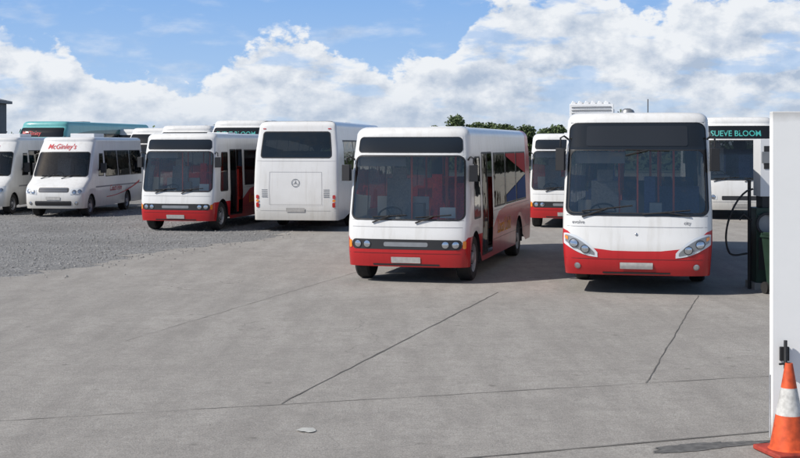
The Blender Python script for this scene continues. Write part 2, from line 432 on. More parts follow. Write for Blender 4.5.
# ------------------------------------------------------------------ city midibus
def midibus(loc,theta,full=True,lettering='Local Link'):
    body=paint('midibus_paint',band=RED,side=[(0,.84),(.6,.84),(1.4,.84),(2.66,.86),(3.3,1.15),(4.2,1.24),(6,1.25),(7.05,1.25),(7.35,3.2),(8,3.2)],L=8,
               front=[(0,.62),(.92,.62),(1.04,.72),(1.12,.84),(1.3,.84)],frontdepth=.30)
    g=M_glass; t=M_tintb
    b=Bus('city_midibus',loc,-radians(theta),[(.3,1.13),(1.1,1.15),(2.3,1.11),(2.66,1.08)],8.0,2.85,.30,
          [(.30,.05),(.55,0),(.85,.01),(1.12,.05),(2.35,.27),(2.66,.34)],.30,3.2,[(.3,0),(1.2,0),(2.7,.1)],.2,4,.18,
          [(.86,.50),(6.15,.50)],wheelr=.42)
    regs=[('F',-.94,.94,1.14,2.33,g,.14,.03,body),('F',-.90,.90,2.37,2.665,M_blackgloss,.08,.012,body),
      ('R',.60,1.30,1.14,2.30,g,.07,.03,body),('L',.60,1.50,1.14,2.30,g,.07,.03,body),
      ('R',1.52,2.08,.40,2.38,t,.04,.035,body),('R',2.08,2.64,.40,2.38,'hole')]
    for (a,c) in ((2.82,4.2),(4.26,5.64),(5.70,7.1)): regs.append(('R',a,c,1.26,2.36,t,.08,.03,M_black)) 
    for (a,c) in ((1.6,2.8),(2.86,4.2),(4.26,5.64),(5.70,7.1)): regs.append(('L',a,c,1.26,2.36,t,.08,.03,M_black))
    regs.append(('B',-.8,.8,1.5,2.4,t,.1,.03,body))
    D=b.shell(regs,body)
    ring(D,b.SR,2.08,2.64,.40,2.38,.04,.03,M_black,.005,body)
    patch(D,b.F,-.90,.90,.62,.80,.07,M_black,.006,16)
    for u in (-.80,-.64,.64,.80): b.disc(D,b.F,u,.71,.062,M_chrome,.014,M_black)
    for u in (-.935,.935): patch(D,b.F,u-.025,u+.025,.64,.78,.02,M_amber,.012,2)
    patch(D,b.F,-.36,.36,.67,.75,.03,M_grey,.010,10)
    patch(D,b.F,-.24,.24,.37,.48,.01,M_plate,.014,4)
    patch(D,b.F,-.96,.96,.545,.551,0,M_black,.004,20)
    patch(D,b.F,-.55,.55,.325,.355,.01,M_black,.006,10)
    patch(D,b.F,-.9,.9,1.02,1.026,0,M_seam,.004,20)
    for z in (.62,1.2): patch(D,b.SR,2.7,7.5,z,z+.006,0,M_black,.003,20)
    for y in (3.6,4.9): patch(D,b.SR,y,y+.006,.32,1.2,0,M_black,.003,2)
    text(D,b.SR,lettering,3.2,.72,.40,M_orange,.006,shear=.2,xs=1.0)
    for k in range(2):
        patch2(D,b.SR,4.32+1.44*k,5.60+1.44*k,lambda t:1.30,lambda t:1.45+.2*k+.18*t,M_vblue,.008,8)
        patch2(D,b.SR,4.32+1.44*k,5.60+1.44*k,lambda t:2.28-.22*k-.2*t,lambda t:2.33,M_vred,.008,8)
    D.box(b.W-.42,b.W-.04,2.10,2.14,.42,2.3,M_black)
    b.wiper(D,-.55,1.2,.0,1.24); b.wiper(D,.15,1.2,.72,1.25)
    D.build('lamps_and_trim',b.E)
    m=MB(); b.mirror(m,-1,2.25,.1,.12,.30,.12,.16); b.mirror(m,1,2.25,.1,.12,.30,.12,.16)
    m.box(-.35,.35,3.5,4.2,2.83,2.90,M_white)
    m.build('mirrors_and_roof_hatch',b.E,bevel=.02)
    b.interior(seat=M_seatred)
    k=MB(); k.box(-1.0,-.1,.45,.48,2.12,2.30,M_dash); k.box(-.12,.16,.75,.95,1.1,1.42,M_dash)
    k.tube([(-.05,.7,.6),(-.05,.7,2.6)],.018,M_pole)
    k.box(.5,.8,.62,.63,1.16,1.36,M_white)
    k.build('cab_fittings',b.E,bevel=.006)
    return b

# ------------------------------------------------------------------ full-size single-deck bus
def citybus(loc,theta):
    L=10.4
    body=paint('citybus_paint',band=RED,side=[(0,1.12),(.7,1.05),(2,.9),(5,.9),(8,.95),(L,1.0)],L=L,
               front=[(0,.74),(.4,.745),(.7,.78),(.9,.86),(1.05,.97),(1.15,1.06),(1.3,1.12)],frontdepth=.5)
    g=M_glass;t=M_tintb
    b=Bus('city_bus',loc,-radians(theta),[(.33,1.21),(.9,1.25),(1.4,1.25),(2.9,1.19)],L,3.07,.33,
          [(.33,.08),(.5,.01),(.8,0),(1.3,.07),(2.47,.23),(2.95,.33)],.36,3.4,[(.3,0),(2.8,.1)],.2,4,.17,
          [(2.5,.55),(7.9,.55)],wheelr=.48,belt=1.1)
    regs=[('F',-.955,.955,1.32,2.90,M_blackgloss,.14,.015,body),('F',-.925,.925,1.36,2.44,g,.12,.02,M_black)]
    regs+=[('R',.62,1.6,.42,2.5,t,.05,.04,body),('L',.7,1.9,1.35,2.5,t,.06,.03,M_black)]
    for k in range(5):
        for s in 'RL': regs.append((s,2.1+k*1.55,3.6+k*1.55,1.35,2.5,t,.06,.03,M_black))
    regs.append(('B',-.8,.8,1.6,2.5,t,.1,.03,body))
    D=b.shell(regs,body)
    patch(D,b.F,-.70,.70,2.50,2.84,.04,simple('display_glass',(.022,.023,.025),.18,coat=.3),.008,12)
    for sg in (-1,1):
        f=(lambda u,z,off,sg=sg:b._F(sg*u,z,off),b.F[1])
        patch2(D,f,.52,.975,lambda t:.63+.22*t-.05*sin(pi*t),lambda t:.71+.31*t+.09*sin(pi*t)**.8,M_lens,.008,16)
        patch2(D,f,.56,.95,lambda t:.665+.225*t-.035*sin(pi*t),lambda t:.71+.285*t+.06*sin(pi*t)**.8,M_grey,.014,16)
        b.disc(D,f,.68,.765,.062,M_chrome,.03,M_black); b.disc(D,f,.83,.86,.065,M_chrome,.03,M_black)
        patch2(D,f,.91,.955,lambda t:.91+.03*t,lambda t:.97+.02*t,M_amber,.022,3)
        b.disc(D,f,.80,.48,.045,M_chrome,.01,M_grey)
    patch(D,b.F,-.22,.22,.44,.55,.01,M_plate,.016,4)
    patch(D,b.F,-.46,.46,.355,.385,.01,M_black,.008,8)
    patch(D,b.F,-.93,.93,1.14,1.146,0,M_seam,.004,20)
    patch(D,b.F,-.96,.96,.60,.606,0,M_black,.004,20)
    text(D,b.F,'evolve',-.86,1.19,.08,M_seam,.006)
    text(D,b.F,'city',.62,1.19,.08,M_seam,.006)
    b.disc(D,b.F,0,1.02,.022,M_chrome,.01)
    b.wiper(D,-.72,1.40,-.05,1.50); b.wiper(D,.70,1.43,.08,1.36)
    b.wiper(D,-.15,2.44,.45,2.42)
    D.build('lamps_and_trim',b.E)
    m=MB()
    for sg in (-1,1): b.mirror(m,sg,2.62,.16,.12,.38,.12,.15)
    m.build('mirrors',b.E,bevel=.025)
    m=MB(); ax=-.42
    m.box(-.85+ax,-.12+ax,2.9,4.6,3.0,3.24,M_white)
    for k in range(6): m.box(-.88+.125*k+ax,-.80+.125*k+ax,2.86,4.64,3.22,3.35,M_white,Matrix.Rotation(radians(25),3,'Y'))
    m.box(-.9+ax,-.07+ax,2.84,2.9,3.0,3.30,M_white)
    for k in range(3): m.box(-.86+ax,-.11+ax,2.825,2.84,3.10+.06*k,3.13+.06*k,M_grey)
    m.build('roof_air_unit',b.E,bevel=.012)
    m=MB(); m.lathe([(.14,0),(.14,.05),(.11,.11),(.05,.14),(.001,.145)],(-.22,2.6,3.06),'z',16,M_grey)
    m.tube([(.16,2.2,3.06),(.16,2.25,3.36)],.01,M_black,5)
    m.build('roof_aerial',b.E)
    b.interior(seat=M_seatblue,rows=8,dashz=1.2,y0=3.1,dashy=.45)
    k=MB(); k.box(-1.05,-.2,.45,.48,2.2,2.4,M_dash); k.tube([(.0,1.0,.5),(.0,1.0,2.9)],.018,M_pole)
    k.box(.2,.42,1.2,1.4,.5,1.5,M_grey)
    k.build('cab_fittings',b.E,bevel=.01)
    return b

# ------------------------------------------------------------------ coach
def coach(loc,theta,H=3.45,L=11.5,header=None,reverse=False,base=WHITE,hdrcol=M_teal,name='touring_coach',top=None,W=1.25,dark=False):
    rot=-radians(theta) if not reverse else pi-radians(theta)
    body=paint('coach_paint',base=base if not top else top,band=base if top else None,side=[(0,H-.9),(2,H-.55),(6,H-.35),(L,H-.3)],L=L,vec=False)
    g=M_glass;t=M_tint
    b=Bus(name,loc,rot,[(.33,W-.02),(1.2,W),(H-.9,W-.03),(H-.2,W-.11)],L,H,.33,
          [(.33,.08),(.6,0),(1.2,.05),(2.3,.25),(H-.5,.5),(H-.22,.75)],.38,3.2,[(.33,.05),(.8,0),(H-1.3,.03),(H-.2,.22)],.16,5,.2,
          [(2.6,.56),(L-3.0,.56)],wheelr=.48,belt=1.1,y1=2.0)
    wt=H-.78
    regs=[('F',-.95,.95,1.32,wt,g,.12,.03,body),('F',-.92,.92,wt+.04,H-.30,M_blackgloss,.08,.01,body)]
    if reverse:
        regs=[r for r in regs]+[('B',-.86,.86,H-1.08,H-.30,M_tint,.09,.03,body)]
    else: regs.append(('B',-.8,.8,H-1.3,H-.5,t,.1,.03,body))
    n=int((L-1.9)/1.6); 
    for s in 'RL':
        regs.append((s,.9,1.85,1.45,wt,t,.08,.03,body))
        for k in range(n): regs.append((s,2.05+k*1.6,3.6+k*1.6,1.75,H-.55,t,.08,.02,M_black))
    D=b.shell(regs,body)
    for s in (b.SR,b.SL):
        patch(D,s,2.0,2.05+n*1.6,H-.60,H-.55,0,M_black,.004,20)
        for k in range(1,n): patch(D,s,2.0+k*1.6,2.05+k*1.6,1.72,H-.55,0,M_black,.006,2)
        for k in range(4): patch(D,s,3.3+k*1.4,3.308+k*1.4,.4,1.2,0,M_seam,.003,2)
        patch(D,s,3.3,L-3.6,1.2,1.208,0,M_seam,.003,16)
    if not reverse:
        for sg in (-1,1):
            f=(lambda u,z,off,sg=sg:b._F(sg*u,z,off),b.F[1])
            patch2(D,f,.62,.96,lambda t:.68+.06*t,lambda t:.82+.12*t,M_lens,.008,10)
            b.disc(D,f,.72,.77,.06,M_chrome,.02,M_black); b.disc(D,f,.86,.81,.06,M_chrome,.02,M_black)
        patch(D,b.F,-.5,.5,.66,.80,.03,M_black,.006,8)
        patch(D,b.F,-.22,.22,.42,.54,.01,M_plate,.014,4)
        patch(D,b.F,-.95,.95,.60,.607,0,M_seam,.004,16)
        b.wiper(D,-.7,1.38,-.05,1.42); b.wiper(D,.1,1.38,.75,1.42)
        if header: text(D,b.F,header,-.80,wt+.13,.27,hdrcol,.012,xs=.98)
    else:
        for (a0,a1,z0,z1) in ((-.62,.62,.78,.786),(-.62,.62,1.72,1.726),(-.95,.95,.60,.606),(-.95,.95,2.04,2.046)): patch(D,b.B,a0,a1,z0,z1,0,M_seam,.004,12)
        for u in (-.62,.62): patch(D,b.B,u-.003,u+.003,.78,1.72,0,M_seam,.004,2)
        patch(D,b.B,-.22,.22,.57,.69,.01,M_plate,.016,4)
        for sg in (-1,1):
            f=(lambda u,z,off,sg=sg:b._B(sg*u,z,off),b.B[1])
            patch(D,f,.87,.94,.70,.84,.03,M_redl,.01,3); patch(D,f,.87,.94,.86,.93,.03,M_amber,.01,3)
            patch(D,f,.87,.94,.95,1.06,.03,M_redl,.01,3)
            patch(D,f,.80,.88,H-.24,H-.21,.01,M_redl,.01,3)
            for k in range(5): patch(D,f,.66,.80,1.0+.05*k,1.02+.05*k,.0,M_grey,.006,3)
        n=24
        for (r0,r1) in ((.10,.118),):
            vs=[b._B(q*cos(2*pi*k/n)/b.W,1.41+q*sin(2*pi*k/n),.012) for q in (r0,r1) for k in range(n)]
            D.add(vs,[(k,(k+1)%n,n+(k+1)%n,n+k) for k in range(n)],M_grey)
        for a in (90,210,330):
            c=cos(radians(a));s_=sin(radians(a)); p=[(.105*c,.105*s_),(-s_*.014,c*.014),(s_*.014,-c*.014)]
            D.add([b._B(x/b.W,1.41+z,.012) for x,z in p],[(0,1,2)],M_grey)
    D.build('lamps_and_trim',b.E)
    m=MB()
    for sg in (-1,1): b.mirror(m,sg,H-.75,.16,.16,.45,.3,.2)
    m.box(-.5,.5,L*.35,L*.35+.9,H-.02,H+.05,M_white if top is None else M_grey)
    m.build('mirrors_and_hatch',b.E,bevel=.03)
    b.interior(fz=1.0,seat=M_seatblue,y0=2.4,rows=11,pitch=.8,poles=False,dashz=1.35,dashy=.55)
    return b

# ------------------------------------------------------------------ minibus with short bonnet
def minibus(loc,theta,name_txt="McGinley's"):
    body=paint('minibus_paint')
    g=M_glass;t=M_tint; L=7.4
    b=Bus('minibus',loc,-radians(theta),[(.3,1.03),(.9,1.07),(1.5,1.06),(2.6,.96)],L,2.78,.30,
          [(.30,.06),(.5,0),(.85,.03),(1.08,.14),(1.28,.50),(1.36,.60),(2.30,1.15),(2.62,1.42)],.34,3.0,[(.3,0),(2.6,.15)],.2,4,.13,
          [(.98,.42),(5.2,.42)],wheelr=.37,belt=1.0,y1=2.4)
    regs=[('F',-.93,.93,1.38,2.26,g,.10,.03,body)]
    for s in 'RL':
        regs.append((s,1.35,2.2,1.38,2.2,t,.10,.03,M_black))
        for k in range(3): regs.append((s,2.45+k*1.5,3.9+k*1.5,1.35,2.3,t,.10,.03,M_black))
    regs.append(('B',-.8,.8,1.4,2.3,t,.1,.03,body))
    D=b.shell(regs,body)
    text(D,b.F,name_txt,-.66,2.36,.25,M_redtxt,.012,shear=.15,xs=1.0)
    patch(D,b.F,-.50,.50,.86,1.02,.05,M_black,.01,8)
    for k in range(3): patch(D,b.F,-.46,.46,.885+.045*k,.90+.045*k,0,M_chrome,.02,8)
    patch(D,b.F,-.62,.62,.40,.56,.04,M_black,.006,8)
    patch(D,b.F,-.24,.24,.60,.71,.01,M_plate,.02,4)
    for sg in (-1,1):
        f=(lambda u,z,off,sg=sg:b._F(sg*u,z,off),b.F[1])
        patch2(D,f,.56,.98,lambda t:.78+.05*t,lambda t:.96+.08*t,M_lens,.01,10)
        b.disc(D,f,.68,.88,.06,M_chrome,.02,M_black); b.disc(D,f,.84,.90,.055,M_chrome,.02,M_black)
        b.disc(D,f,.78,.48,.05,M_chrome,.01,M_black)
    for s in (b.SR,b.SL):
        patch(D,s,1.3,6.9,.98,1.03,.01,M_seam,.004,16); patch(D,s,2.3,2.308,.4,2.3,0,M_seam,.003,3)
        patch2(D,s,2.6,6.6,lambda t:.60+.45*t*t,lambda t:.63+.53*t*t-.03*t,M_redtxt,.006,20)
    text(D,b.SR,"Coach Hire",2.9,.82,.30,M_redtxt,.006,shear=.25)
    b.wiper(D,-.6,1.42,0,1.45); b.wiper(D,.1,1.42,.7,1.45)
    D.build('lamps_and_trim',b.E)
    m=MB()
    for sg in (-1,1):
        p=Vector(b._S(sg,1.35,1.6,.0)); m.tube([p,p+Vector((sg*.14,-.05,.05))],.03,M_black)
        x=p.x+sg*.2; m.box(x-.1,x+.1,p.y-.12,p.y-.02,1.5,1.85,M_black)
    m.box(-.45,.45,3,4.1,2.77,2.92,M_white)
    m.build('mirrors_and_roof_unit',b.E,bevel=.03)
    b.interior(fz=.6,seat=M_seatgrey,y0=3.0,rows=5,pitch=.8,poles=False,dashz=1.25,dashy=1.1)
    return b

# ------------------------------------------------------------------ place vehicles
midibus((0.10,22.69),14.2)
midibus((-6.52,36.24),12)
midibus((5.0,37.5),12)
citybus((3.95,20.9),12)
coach((-1.70,45.5),8,H=3.2,L=9.5,reverse=True,name='white_coach')
coach((11.35,41.6),9,header='SUEVE BLOOM')
coach((-6.6,50.0),8,H=3.5,header='SUEVE BLOOM')
coach((-9.5,54.0),8,H=3.35)
coach((-11.9,59.0),8,H=3.3)
coach((-14.3,64.0),8,H=3.3)
coach((-16.9,58.0),10,H=3.6,header='McGinley',hdrcol=M_redtxt,base=(.03,.14,.13),top=(.16,.45,.45))
minibus((-12.0,43.2),5)
minibus((-15.1,44.4),5,"McGinley's")

# ------------------------------------------------------------------ ground
def gravel_mat():
    m,nt,b=newmat('gravel'); tc=nt.nodes.new('ShaderNodeTexCoord'); v=tc.outputs['Object']
    vo=nt.nodes.new('ShaderNodeTexVoronoi'); vo.inputs['Scale'].default_value=18; nt.links.new(v,vo.inputs['Vector'])
    n1=noise(nt,v,.35,6); n2=noise(nt,v,14,6,.7)
    sp=nt.nodes.new('ShaderNodeSeparateColor'); nt.links.new(vo.outputs['Color'],sp.inputs[0])
    c=mixc(nt,sp.outputs[0],(.10,.10,.10),(.34,.335,.33))
    c=mixc(nt,maprange(nt,n1,.4,.65,0,.75),c,(.14,.138,.135))
    c=mixc(nt,maprange(nt,n2,.35,.7,0,.4),c,(.27,.267,.26))
    sep=nt.nodes.new('ShaderNodeSeparateXYZ'); nt.links.new(v,sep.inputs[0])
    far=maprange(nt,sep.outputs[1],95,130,0,1)
    c=mixc(nt,far,c,(.06,.10,.035))
    nt.links.new(c,b.inputs['Base Color']); b.inputs['Roughness'].default_value=.95
    bp=nt.nodes.new('ShaderNodeBump'); bp.inputs['Strength'].default_value=.8; bp.inputs['Distance'].default_value=.03
    nt.links.new(vo.outputs['Distance'],bp.inputs['Height']); nt.links.new(bp.outputs[0],b.inputs['Normal'])
    return m
def concrete_mat(name,ca,cb,stain):
    m,nt,b=newmat(name); tc=nt.nodes.new('ShaderNodeTexCoord'); v=tc.outputs['Object']
    mp=nt.nodes.new('ShaderNodeMapping'); mp.inputs['Scale'].default_value=(1.8,.3,1)
    mp.inputs['Rotation'].default_value=(0,0,radians(17)); nt.links.new(v,mp.inputs['Vector'])
    n1=noise(nt,v,.22,7,.6); n2=noise(nt,mp.outputs[0],1.3,8,.65); n3=noise(nt,v,60,5,.75); n4=noise(nt,v,1.6,10,.75); n5=noise(nt,v,9,8,.75)
    c=mixc(nt,maprange(nt,n1,.3,.7,0,1),ca,cb)
    c=mixc(nt,maprange(nt,n2,.42,.70,0,.75),c,stain)
    c=mixc(nt,maprange(nt,n4,.46,.66,0,.6),c,stain)
    c=mixc(nt,maprange(nt,n5,.45,.7,0,.5),c,(.21,.195,.178))
    c=mixc(nt,maprange(nt,n3,.42,.68,.0,.75),c,(.15,.14,.128))
    vo=nt.nodes.new('ShaderNodeTexVoronoi'); vo.inputs['Scale'].default_value=26; nt.links.new(v,vo.inputs['Vector'])
    spk=maprange(nt,vo.outputs['Distance'],.0,.2,.8,0)
    c=mixc(nt,spk,c,(.55,.53,.50))
    n6=noise(nt,v,.9,3,.5)
    vo2=nt.nodes.new('ShaderNodeTexVoronoi'); vo2.inputs['Scale'].default_value=2.6; nt.links.new(v,vo2.inputs['Vector'])
    spk=math_node(nt,'MULTIPLY',maprange(nt,vo2.outputs['Distance'],.04,.16,.6,0,True),maprange(nt,n6,.5,.6,0,1))
    c=mixc(nt,spk,c,(.13,.12,.105))
    wv=nt.nodes.new('ShaderNodeVectorMath'); wv.operation='ADD'
    nn=nt.nodes.new('ShaderNodeTexNoise'); nn.inputs['Scale'].default_value=1.2; nn.inputs['Detail'].default_value=5; nt.links.new(v,nn.inputs['Vector'])
    nt.links.new(v,wv.inputs[0]); nt.links.new(nn.outputs['Color'],wv.inputs[1])
    vo3=nt.nodes.new('ShaderNodeTexVoronoi'); vo3.feature='DISTANCE_TO_EDGE'; vo3.inputs['Scale'].default_value=.16; nt.links.new(wv.outputs[0],vo3.inputs['Vector'])
    cr=math_node(nt,'MULTIPLY',maprange(nt,vo3.outputs['Distance'],.0006,.0018,.55,0),maprange(nt,n1,.45,.55,0,1))
    c=mixc(nt,cr,c,(.13,.12,.11))
    nt.links.new(c,b.inputs['Base Color']); b.inputs['Roughness'].default_value=.9
    bp=nt.nodes.new('ShaderNodeBump'); bp.inputs['Strength'].default_value=.7; bp.inputs['Distance'].default_value=.012
    nt.links.new(n3,bp.inputs['Height']); nt.links.new(bp.outputs[0],b.inputs['Normal'])
    return m
def sheet(name,pts,z,mat):
    mb=MB(); mb.add([(x,y,z) for x,y in pts],[tuple(range(len(pts)))],mat); return mb.build(name,smooth=False)
sheet('ground',[(-1500,-300),(1500,-300),(1500,2500),(-1500,2500)],0,gravel_mat())
edge=[(-24,-14),(-19,0),(-12.5,14),(-7.7,23.9),(-5.6,29),(-3.9,33.5),(-2.6,38),(-1,46),(2,60)]
pts=[]
for (a,b),(c,d) in zip(edge,edge[1:]):
    n=int(math.hypot(c-a,d-b)/.2)
    for k in range(n):
        t=k/n; j=random.gauss(0,.12)+.35*sin((b+(d-b)*t)*.8)+.16*sin((b+(d-b)*t)*3.7)
        pts.append((a+(c-a)*t+j,b+(d-b)*t))
pts+=[(2,60),(40,60),(40,-14)]
sheet('concrete_yard',pts,.004,concrete_mat('concrete',(.375,.352,.322),(.45,.425,.39),(.275,.256,.234)))
M_joint=simple('joint_filler',(.15,.142,.13),.95,var=.5,scale=2)
M_joint2=simple('joint_filler_worn',(.24,.226,.205),.95,var=.4,scale=2)
def strip(mb,p,q,w,z,mat,wob=.012):
    p=Vector(p);q=Vector(q);d=(q-p);n=max(2,int(d.length/.25)); t=d.normalized(); nn=Vector((-t.y,t.x))
    vs=[]
    for k in range(n+1):
        c=p+d*k/n+nn*random.gauss(0,wob*.5); ww=w*random.uniform(.5,1.3)/2
        for s in (-1,1): a=c+nn*s*ww; vs.append((a.x,a.y,z))
    mb.add(vs,[(2*k,2*k+1,2*k+3,2*k+2) for k in range(n)],mat)
mb=MB()
dv=Vector((.2965,.955)); pv=Vector((.955,-.2965)); O=Vector((-1.17,12.2))
strip(mb,O,O+dv*9.6,.022,.008,M_joint)
S1=Vector((2.61,13.25)); strip(mb,S1,S1+dv*8,.016,.008,M_joint)
strip(mb,O-pv*3.42+dv*3.0,O-pv*3.42+dv*20,.010,.008,M_joint2)
strip(mb,Vector((-14,12.2-12.83*.29)),Vector((2.61,13.25)),.014,.0081,M_joint2)
strip(mb,Vector((2.61,13.26)),Vector((12,15.9)),.016,.0081,M_joint2)
mb.build('concrete_joints',smooth=False)
k0=Vector((.65,10.1)); kd=Vector((.945,.326)).normalized(); kn=Vector((kd.y,-kd.x))
a=k0-kd*16; b_=k0+kd*10
sheet('pavement',[(a.x,a.y),(a.x+kn.x*14,a.y+kn.y*14),(b_.x+kn.x*14,b_.y+kn.y*14),(b_.x,b_.y)],.009,
      concrete_mat('pavement_concrete',(.40,.376,.345),(.46,.44,.40),(.30,.28,.255)))
mb=MB(); strip(mb,k0-kd*1.2,k0+kd*8,.035,.013,M_joint,.006)
mb.build('gate_track',smooth=False)
mb=MB(); c=Vector((2.55,10.45)); vs=[]
for k in range(60):
    t=2*pi*k/60; r=1+.18*sin(3*t+1)+random.uniform(-.12,.12); p=c+kd*(.55*r*cos(t))+kn*(.11*r*sin(t)); vs.append((p.x,p.y,.0135))
mb.add(vs,[tuple(range(60))],simple('damp_patch',(.15,.145,.135),.7,var=.5,scale=16)); mb.build('tar_patch',smooth=False)
mb=MB(); c=(-.82,11.06); vs=[]
for k in range(14):
    t=2*pi*k/14; vs.append((c[0]+.085*cos(t)*random.uniform(.8,1.15),c[1]+.09*sin(t)*random.uniform(.75,1.2),.010+random.uniform(0,.006)))
vs.append((c[0],c[1],.018))
mb.add(vs,[(14,k,(k+1)%14) for k in range(14)],simple('paper',(.46,.46,.43),.8)); mb.build('paper_litter',smooth=False)
M_st=simple('stones',(.30,.295,.285),.9,var=.5,scale=1.7)
mb=MB()
def stone(x,y,r):
    vs=[]
    for d in ((1,0,0),(-1,0,0),(0,1,0),(0,-1,0),(0,0,1),(0,0,-.3)):
        q=r*random.uniform(.6,1.2); vs.append((x+d[0]*q,y+d[1]*q,.004+r*.3+d[2]*q*.6))
    mb.add(vs,[(0,2,4),(2,1,4),(1,3,4),(3,0,4),(0,2,5),(2,1,5),(1,3,5),(3,0,5)],M_st)
for _ in range(8000):
    y=random.uniform(20,50); x=random.uniform(-.34*y,-2); 
    ex=lin([(b,a) for a,b in edge],y)
    if x<ex+random.gauss(.2,.6): stone(x,y,random.uniform(.012,.03)*random.choice((1,1,1,1.5)))
for _ in range(350):
    y=random.uniform(10,24); stone(random.uniform(-.33*y,.3*y),y,random.uniform(.003,.009))
mb.build('loose_gravel',smooth=False)

# ------------------------------------------------------------------ gate pier, cone, dispenser
def pier():
    e=empty('white_gate_pier',(0,0,0)); m=MB()
    mt,nt,b=newmat('painted_steel'); tc=nt.nodes.new('ShaderNodeTexCoord'); v=tc.outputs['Object']
    sp=nt.nodes.new('ShaderNodeSeparateXYZ'); nt.links.new(v,sp.inputs[0])
    n1=noise(nt,v,3,8,.7)
    c=mixc(nt,maprange(nt,n1,.4,.75,0,.15),(.90,.90,.88),(.70,.70,.67))
    c=mixc(nt,maprange(nt,math_node(nt,'ADD',sp.outputs[2],math_node(nt,'MULTIPLY',n1,.35)),.2,.42,.75,0),c,(.33,.31,.28))
    c=mixc(nt,maprange(nt,math_node(nt,'ADD',sp.outputs[2],math_node(nt,'MULTIPLY',n1,.12)),2.78,2.86,0,.5),c,(.35,.34,.32))
    nt.links.new(c,b.inputs['Base Color']); b.inputs['Roughness'].default_value=.5
    bp=nt.nodes.new('ShaderNodeBump'); bp.inputs['Strength'].default_value=.2; nt.links.new(n1,bp.inputs['Height']); nt.links.new(bp.outputs[0],b.inputs['Normal'])
    m.box(3.20,4.05,10.75,10.83,0,2.82,mt); o=m.build('pier',e,smooth=False,bevel=.008)
    m=MB(); m.tube([(3.30,10.70,.62),(3.30,10.70,.86)],.016,M_black); m.box(3.26,3.34,10.72,10.746,.68,.80,M_black)
    m.tube([(3.30,10.70,.66),(3.24,10.68,.66)],.01,M_black)
    m.tube([(3.196,10.79,.0),(3.196,10.79,.55)],.012,M_rim)
    m.build('gate_latch',e,bevel=.003)
pier()
def cone(loc):
    e=empty('traffic_cone',loc,radians(14))
    O=simple('cone_orange',(.72,.10,.025),.55,var=.45,scale=14); Wt=simple('cone_reflective',(.62,.61,.58),.45,var=.4,scale=18)
    B=simple('cone_base_rubber',(.40,.05,.03),.7,var=.5,scale=10)
    m=MB(); prof=[(.17,.045),(.152,.06),(.1395,.13),(.1065,.32),(.1065,.321),(.064,.54),(.064,.541),(.037,.70),(.030,.74),(.022,.742),(.02,.70)]
    m.lathe(prof,(0,0,0),'z',32,[O,O,O,O,Wt,O,O,O,O,M_black]); m.build('cone_body',e)
    m=MB(); m.box(-.21,.21,-.21,.21,.002,.045,B); m.build('cone_base',e,bevel=.012)
cone((3.18,10.22,.01))
def dispenser():
    e=empty('fuel_dispenser',(6.42,22.0,.005)); G=simple('dark_green_enamel',(.02,.05,.035),.5,var=.4,scale=4)
    m=MB()
    m.box(-.26,.6,-.3,.3,0,.12,simple('plinth',(.3,.29,.27),.9)); m.box(-.22,.55,-.25,.25,.12,1.42,G)
    m.box(-.18,.5,-.262,-.252,.35,.9,M_black); m.box(-.18,.5,-.262,-.252,1.0,1.3,M_grey)
    m.box(-.10,.5,-.18,.18,1.42,1.62,M_black)
    m.box(-.14,.6,-.22,.22,1.62,2.62,M_white); m.box(-.08,.5,-.232,-.222,2.1,2.5,M_black)
    m.box(-.12,.3,-.24,-.233,2.2,2.4,M_grey)
    m.build('cabinet',e,bevel=.03)
    m=MB(); m.tube([(-.3,-.1,0),(-.3,-.1,1.9)],.03,M_black)
    P=[]
    for k in range(25):
        t=k/24; P.append((-.25-.42*sin(pi*t)**.7-.1*t,-.15,1.75-1.25*sin(pi*t*.5)**1.3+ (.5*max(0,t-.75))))
    m.tube(P,.018,M_black)
    m.tube([(-.3,-.2,1.2),(-.45,-.25,1.32),(-.52,-.25,1.22)],.03,M_black)
    m.lathe([(.16,-.03),(.2,-.03),(.2,.03),(.16,.03),(.16,-.03)],(-.05,-.33,1.15),'y',20,M_black)
    m.build('hose_and_nozzle',e)
dispenser()
def bin_(loc,rot):
    e=empty('wheeled_bin',loc,rot); G=simple('bin_plastic',(.02,.045,.03),.5,var=.3,scale=5)
    m=MB(); vs=[];
    for z,hw,hd in ((.08,.22,.24),(.95,.28,.32)):
        vs+=[(-hw,-hd,z),(hw,-hd,z),(hw,hd,z),(-hw,hd,z)]
    m.add(vs,[(0,1,2,3),(4,5,6,7),(0,1,5,4),(1,2,6,5),(2,3,7,6),(3,0,4,7)],G)
    m.box(-.30,.30,-.34,.34,.95,.99,G); m.box(-.27,.27,-.30,.30,.99,1.04,G); m.tube([(-.24,.38,1.0),(.24,.38,1.0)],.02,G)
    m.build('bin_body',e,bevel=.02)
    m=MB()
    for s in (-1,1): m.lathe([(.001,s*.22),(.1,s*.22),(.1,s*.27),(.001,s*.27)],(0,.26,.1),'x',16,M_rubber)
    m.build('bin_wheels',e)
bin_((6.5,21.0,.005),.3)

